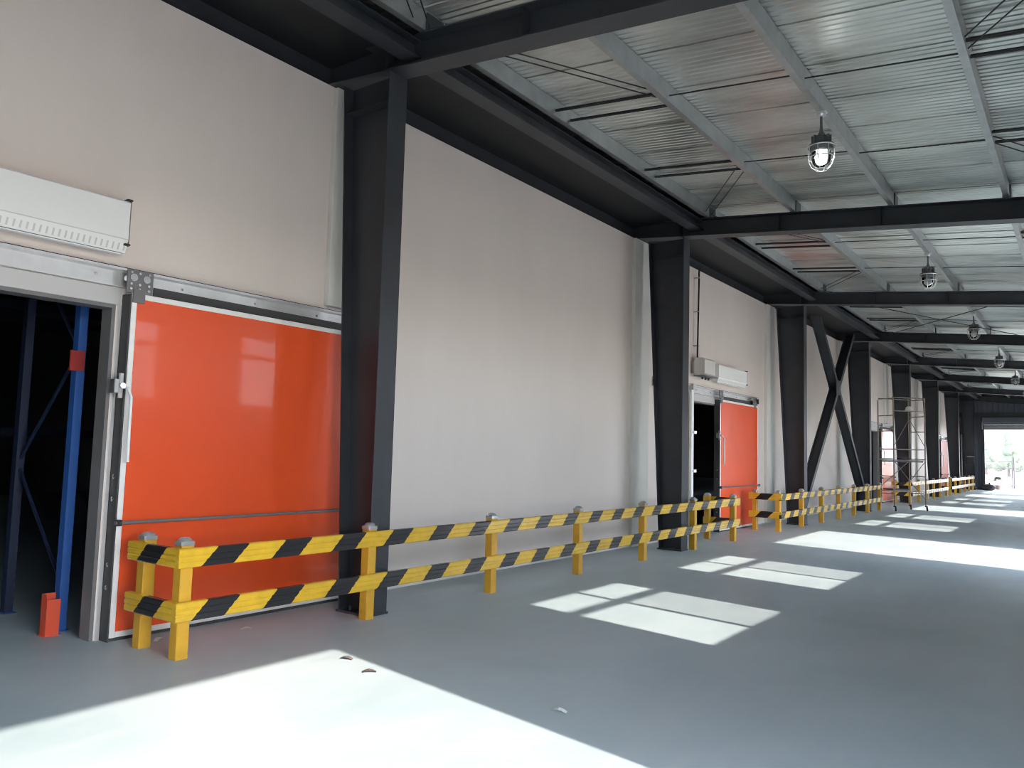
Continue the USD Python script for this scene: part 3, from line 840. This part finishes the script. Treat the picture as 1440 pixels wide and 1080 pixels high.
def diag(q0, z0, q1, z1):
    v = np.array(P3(q1, z1)) - np.array(P3(q0, z0)); v /= np.linalg.norm(v)
    obj('diagonal_brace', rod(np.array(P3(q0, z0)) + v * 0.05, np.array(P3(q1, z1)) - v * 0.05, 0.011, 6), M['scaffold'], sc)
mid = (Bq + Dq) / 2
diag(mid, 2.95, Dq, 2.05); diag(Bq, 2.05, mid, 2.95); diag(mid, 0.95, Dq, 1.60); diag(mid, 0.95, Dq, 0.35); diag(Bq, 1.60, mid, 0.95); diag(Aq, 0.7, Cq, 1.6)
def deck(z, t0, t1, s0, s1):
    e = Dq - Bq; o = off
    pts = [Bq + e * a_ + o * b_ for a_, b_ in ((t0, s0), (t1, s0), (t1, s1), (t0, s1))]
    m = trimesh.creation.extrude_polygon(Polygon(pts), 0.04, engine='earcut'); m.apply_translation([0, 0, z]); return m
obj('platform', deck(1.56, 0.03, 0.97, 0.08, 0.92), M['board'], sc, label='dark platform board')
obj('platform', deck(0.66, -0.0, 0.5, 0.1, 0.9), M['board'], sc, label='dark lower platform board')
bg = thing('tool_bag', 'small dark bag lying on the scaffold platform', 'bag', (*(Bq + (Dq - Bq) * 0.55 + off * 0.5), 1.603), 52)
obj('bag_body', trimesh.creation.icosphere(2, 1.0).apply_scale([0.24, 0.13, 0.07]).apply_translation([0, 0, 0.07]), M['dark_cloth'], bg, smooth=True)
obj('bag_strap', path_tube([(-0.15, 0, 0.12), (-0.08, 0, 0.19), (0.08, 0, 0.19), (0.15, 0, 0.12)], 0.01, 6), M['dark_cloth'], bg)
hp = thing('hard_hat', 'white hard hat hung on the upper rail of the scaffold tower', 'helmet', (*(Bq + (Dq - Bq) * 0.5), 3.216), 0)
obj('shell', lathe([(0, 0.15), (0.06, 0.14), (0.10, 0.10), (0.12, 0.03), (0.12, 0.0), (0, 0.0)], 18), M['white'], hp, smooth=50)
obj('brim', lathe([(0, 0.0), (0.15, 0.0), (0.15, 0.008), (0, 0.012)], 18), M['white'], hp)

# ---------------------------------------------------------------- end opening and yard
rs = thing('roller_shutter', 'rolled up grey roller shutter above the bright end opening', 'roller shutter')
obj('hood', bx(EO0 - 0.05, EO1, END - 0.42, END - 0.135, 3.98, 4.34, 0.03), M['cladding'], rs)
obj('shutter_roll', rod((EO0, END - 0.27, 3.93), (EO1, END - 0.27, 3.93), 0.05, 12), M['galv'], rs)
for i in range(4):
    obj('slat', bx(EO0 + 0.01, EO1 - 0.02, END - 0.14, END - 0.115, 3.60 + i * 0.095, 3.685 + i * 0.095, 0.01), M['galv'], rs)
obj('guide_bracket', bx(EO0 - 0.09, EO0 - 0.055, END - 0.40, END - 0.12, 3.62, 4.05), M['galv'], rs)
dp = thing('downpipe', 'pale thin downpipe on the dark cladding beside the farthest column', 'pipe', (-6.20, END - 0.08, 0))
obj('pipe', rod((0, 0, 0.0), (0, 0, 3.3), 0.045, 10), M['galv'], dp, smooth=40)
obj('clip', [bx(-0.055, 0.055, -0.02, 0.075, z, z + 0.03) for z in (0.8, 2.0, 3.0)], M['galv'], dp)
eb = thing('electric_box', 'small dark electric box with a pale top on the end wall cladding', 'electric box', (-5.70, END - 0.49, 1.55))
obj('case', bx(-0.18, 0.18, 0.0, 0.145, 0.0, 0.4, 0.01), M['black'], eb)
obj('cover', bx(-0.2, 0.2, -0.03, 0.145, 0.401, 0.44), M['galv'], eb)
for k, (x, y, s, lab) in enumerate(((-4.78, 54.45, 1.0, 'dark sack heaped at the left side of the end opening'), (-5.62, 54.3, 0.7, 'smaller dark sack against the end wall jamb'))):
    sk = thing('sack', lab, 'sack', (x, y, 0))
    b = trimesh.creation.icosphere(3, 1.0)
    v = b.vertices; v = v * [0.36 * s, 0.26 * s, 0.2 * s] * (0.85 + 0.3 * meshkit.fbm(v * 2.5 + k * 9, 3)[:, None]); v[:, 2] = np.maximum(v[:, 2] + 0.17 * s, 0)
    b.vertices = v
    obj('sack_body', b, M['dark_cloth'], sk, smooth=True)
    obj('sack_neck', lathe([(0, 0.0), (0.07 * s, 0.0), (0.03 * s, 0.06), (0.07 * s, 0.12), (0, 0.13)], 10, (0.05, 0, 0.34 * s)), M['dark_cloth'], sk)
pp = thing('potted_plant', 'small dark plant in a pot outside the end opening', 'plant', (-4.55, 57.5, -0.02))
obj('pot', lathe([(0, 0), (0.12, 0), (0.16, 0.26), (0.14, 0.26), (0.13, 0.22), (0, 0.22)], 16), M['dark_scrap'], pp, smooth=40)
obj('plant_stem', rod((0, 0, 0.2), (0, 0, 0.55), 0.015, 6), M['bark'], pp)
lv = []
for i in range(60):
    a, b = rng.uniform(0, 2 * math.pi), rng.uniform(-0.3, 1.2)
    t = trimesh.creation.icosphere(0, 1.0).apply_scale([0.09, 0.035, 0.012]); t.apply_transform(trimesh.transformations.euler_matrix(0, -b, a)); t.apply_translation([0.2 * math.cos(a) * math.cos(b), 0.2 * math.sin(a) * math.cos(b), 0.6 + 0.14 * math.sin(b)]); lv.append(t)
obj('foliage', lv, M['shrub'], pp)

def gate(label, x0, x1, y):
    g = thing('wire_gate', label, 'gate', (0, y, -0.02), group='yard gate leaves')
    zt = 1.75
    obj('gate_post', [rod((x0, 0, 0), (x0, 0, zt + 0.3), 0.045, 8)], M['wire'], g)
    obj('gate_post', [rod((x1, 0, 0), (x1, 0, zt + 0.3), 0.045, 8)], M['wire'], g)
    for z in (0.16, 1.32, zt):
        obj('gate_rail', rod((x0, 0, z), (x1, 0, z), 0.025, 8), M['wire'], g)
    obj('mesh_wire', [rod((x, 0, 0.16), (x, 0, zt), 0.008, 5) for x in np.arange(x0 + 0.25, x1 - 0.05, 0.25)], M['wire'], g)
    return g
gate('thin steel yard gate leaf seen left in the end opening', -6.0, -4.05, 62.0)
gate('wider thin steel yard gate leaf at the right of the end opening', -3.95, 0.5, 62.0)

def tree(label, x, y, h, w, seed):
    t = thing('tree', label, 'tree', (x, y, -0.22), group='trees beyond the end opening')
    obj('trunk', lathe([(0, 0), (0.22, 0), (0.14, h * 0.3), (0.04, h * 0.85), (0, h * 0.85)], 8), M['bark'], t, smooth=True)
    parts = []
    rs_ = np.random.default_rng(seed)
    for k in range(26):
        u = rs_.uniform(0.12, 1.0)
        r = w * (1.05 - u) * rs_.uniform(0.2, 0.9); a = rs_.uniform(0, 2 * math.pi)
        s = trimesh.creation.icosphere(2, 1.0)
        v = s.vertices * (0.6 + 0.8 * meshkit.fbm(s.vertices * 2.2 + k * 3.1 + seed, 3)[:, None])
        s.vertices = v * [w * 0.36 * (1.15 - 0.7 * u), w * 0.36 * (1.15 - 0.7 * u), h * 0.10] + [r * math.cos(a), r * math.sin(a), h * (0.08 + 0.85 * u)]
        parts.append(s)
    obj('foliage', parts, M['leaf'], t, smooth=True)
tree('pale pointed tree seen through the end opening, left of the bushier one', -9.3, 135, 6.4, 2.0, 1)
tree('bushy pale green tree in the middle of the end opening', -3.9, 136, 7.2, 3.6, 2)
tree('low pale tree at the right of the end opening', 1.2, 152, 5.8, 3.6, 3)
tree('small pale tree at the left edge of the end opening', -13.4, 150, 5.6, 2.0, 4)
tree('pale slim tree between the left trees in the end opening', -7.4, 156, 5.4, 1.6, 5)

M['haze'] = usdkit.material(stage, '/World/Looks/yard_haze', {"v": ("principled_volume", {"color": (0.97, 0.98, 1.0), "density": 0.0011, "anisotropy": 0.2})}, volume="v.volume")
obj('haze', bx(-150, 120, 66, 230, -0.2, 60), M['haze'], kind='structure')

# ---------------------------------------------------------------- scraps on the floor
def scrap(label, x, y, rz, kind):
    s = thing('paper_scrap' if kind != 'dark_scrap' else 'leaf_scrap', label, 'scrap', (x, y, 0), rz, group='scraps lying on the floor')
    n = 5
    gx, gy = np.meshgrid(np.linspace(-0.05, 0.05, n), np.linspace(-0.022, 0.022, n), indexing='ij')
    z = 0.005 + 0.018 * np.sin((gx + 0.05) / 0.10 * math.pi) * (0.6 + 0.4 * np.cos(gy * 40))
    v = np.stack([gx, gy * (1 - 5 * np.abs(gx)), z], -1).reshape(-1, 3)
    v2 = v - [0, 0, 0.003]
    v2[:, 2] = np.maximum(v2[:, 2], 0)
    f = []
    idx = lambda i, j: i * n + j
    for i in range(n - 1):
        for j in range(n - 1):
            q = [idx(i, j), idx(i + 1, j), idx(i + 1, j + 1), idx(i, j + 1)]
            f += [[q[0], q[1], q[2]], [q[0], q[2], q[3]], [n * n + q[2], n * n + q[1], n * n + q[0]], [n * n + q[3], n * n + q[2], n * n + q[0]]]
    obj('sheet', trimesh.Trimesh(np.vstack([v, v2]), f, process=False), M[kind], s)
scrap('small dark scrap near the far corner of the sunlit floor', -4.55, 4.21, 20, 'dark_scrap')
scrap('second dark scrap on the sunlit floor, nearer the camera', -4.17, 4.08, 50, 'dark_scrap')
scrap('curled white paper scrap on the shaded floor in front', -2.68, 4.25, 15, 'paper')
scrap('white paper scrap below the orange door by the corner post', -5.90, 4.29, 70, 'paper')
scrap('white paper scrap at the foot of the back barrier post', -6.08, 3.60, 120, 'paper')
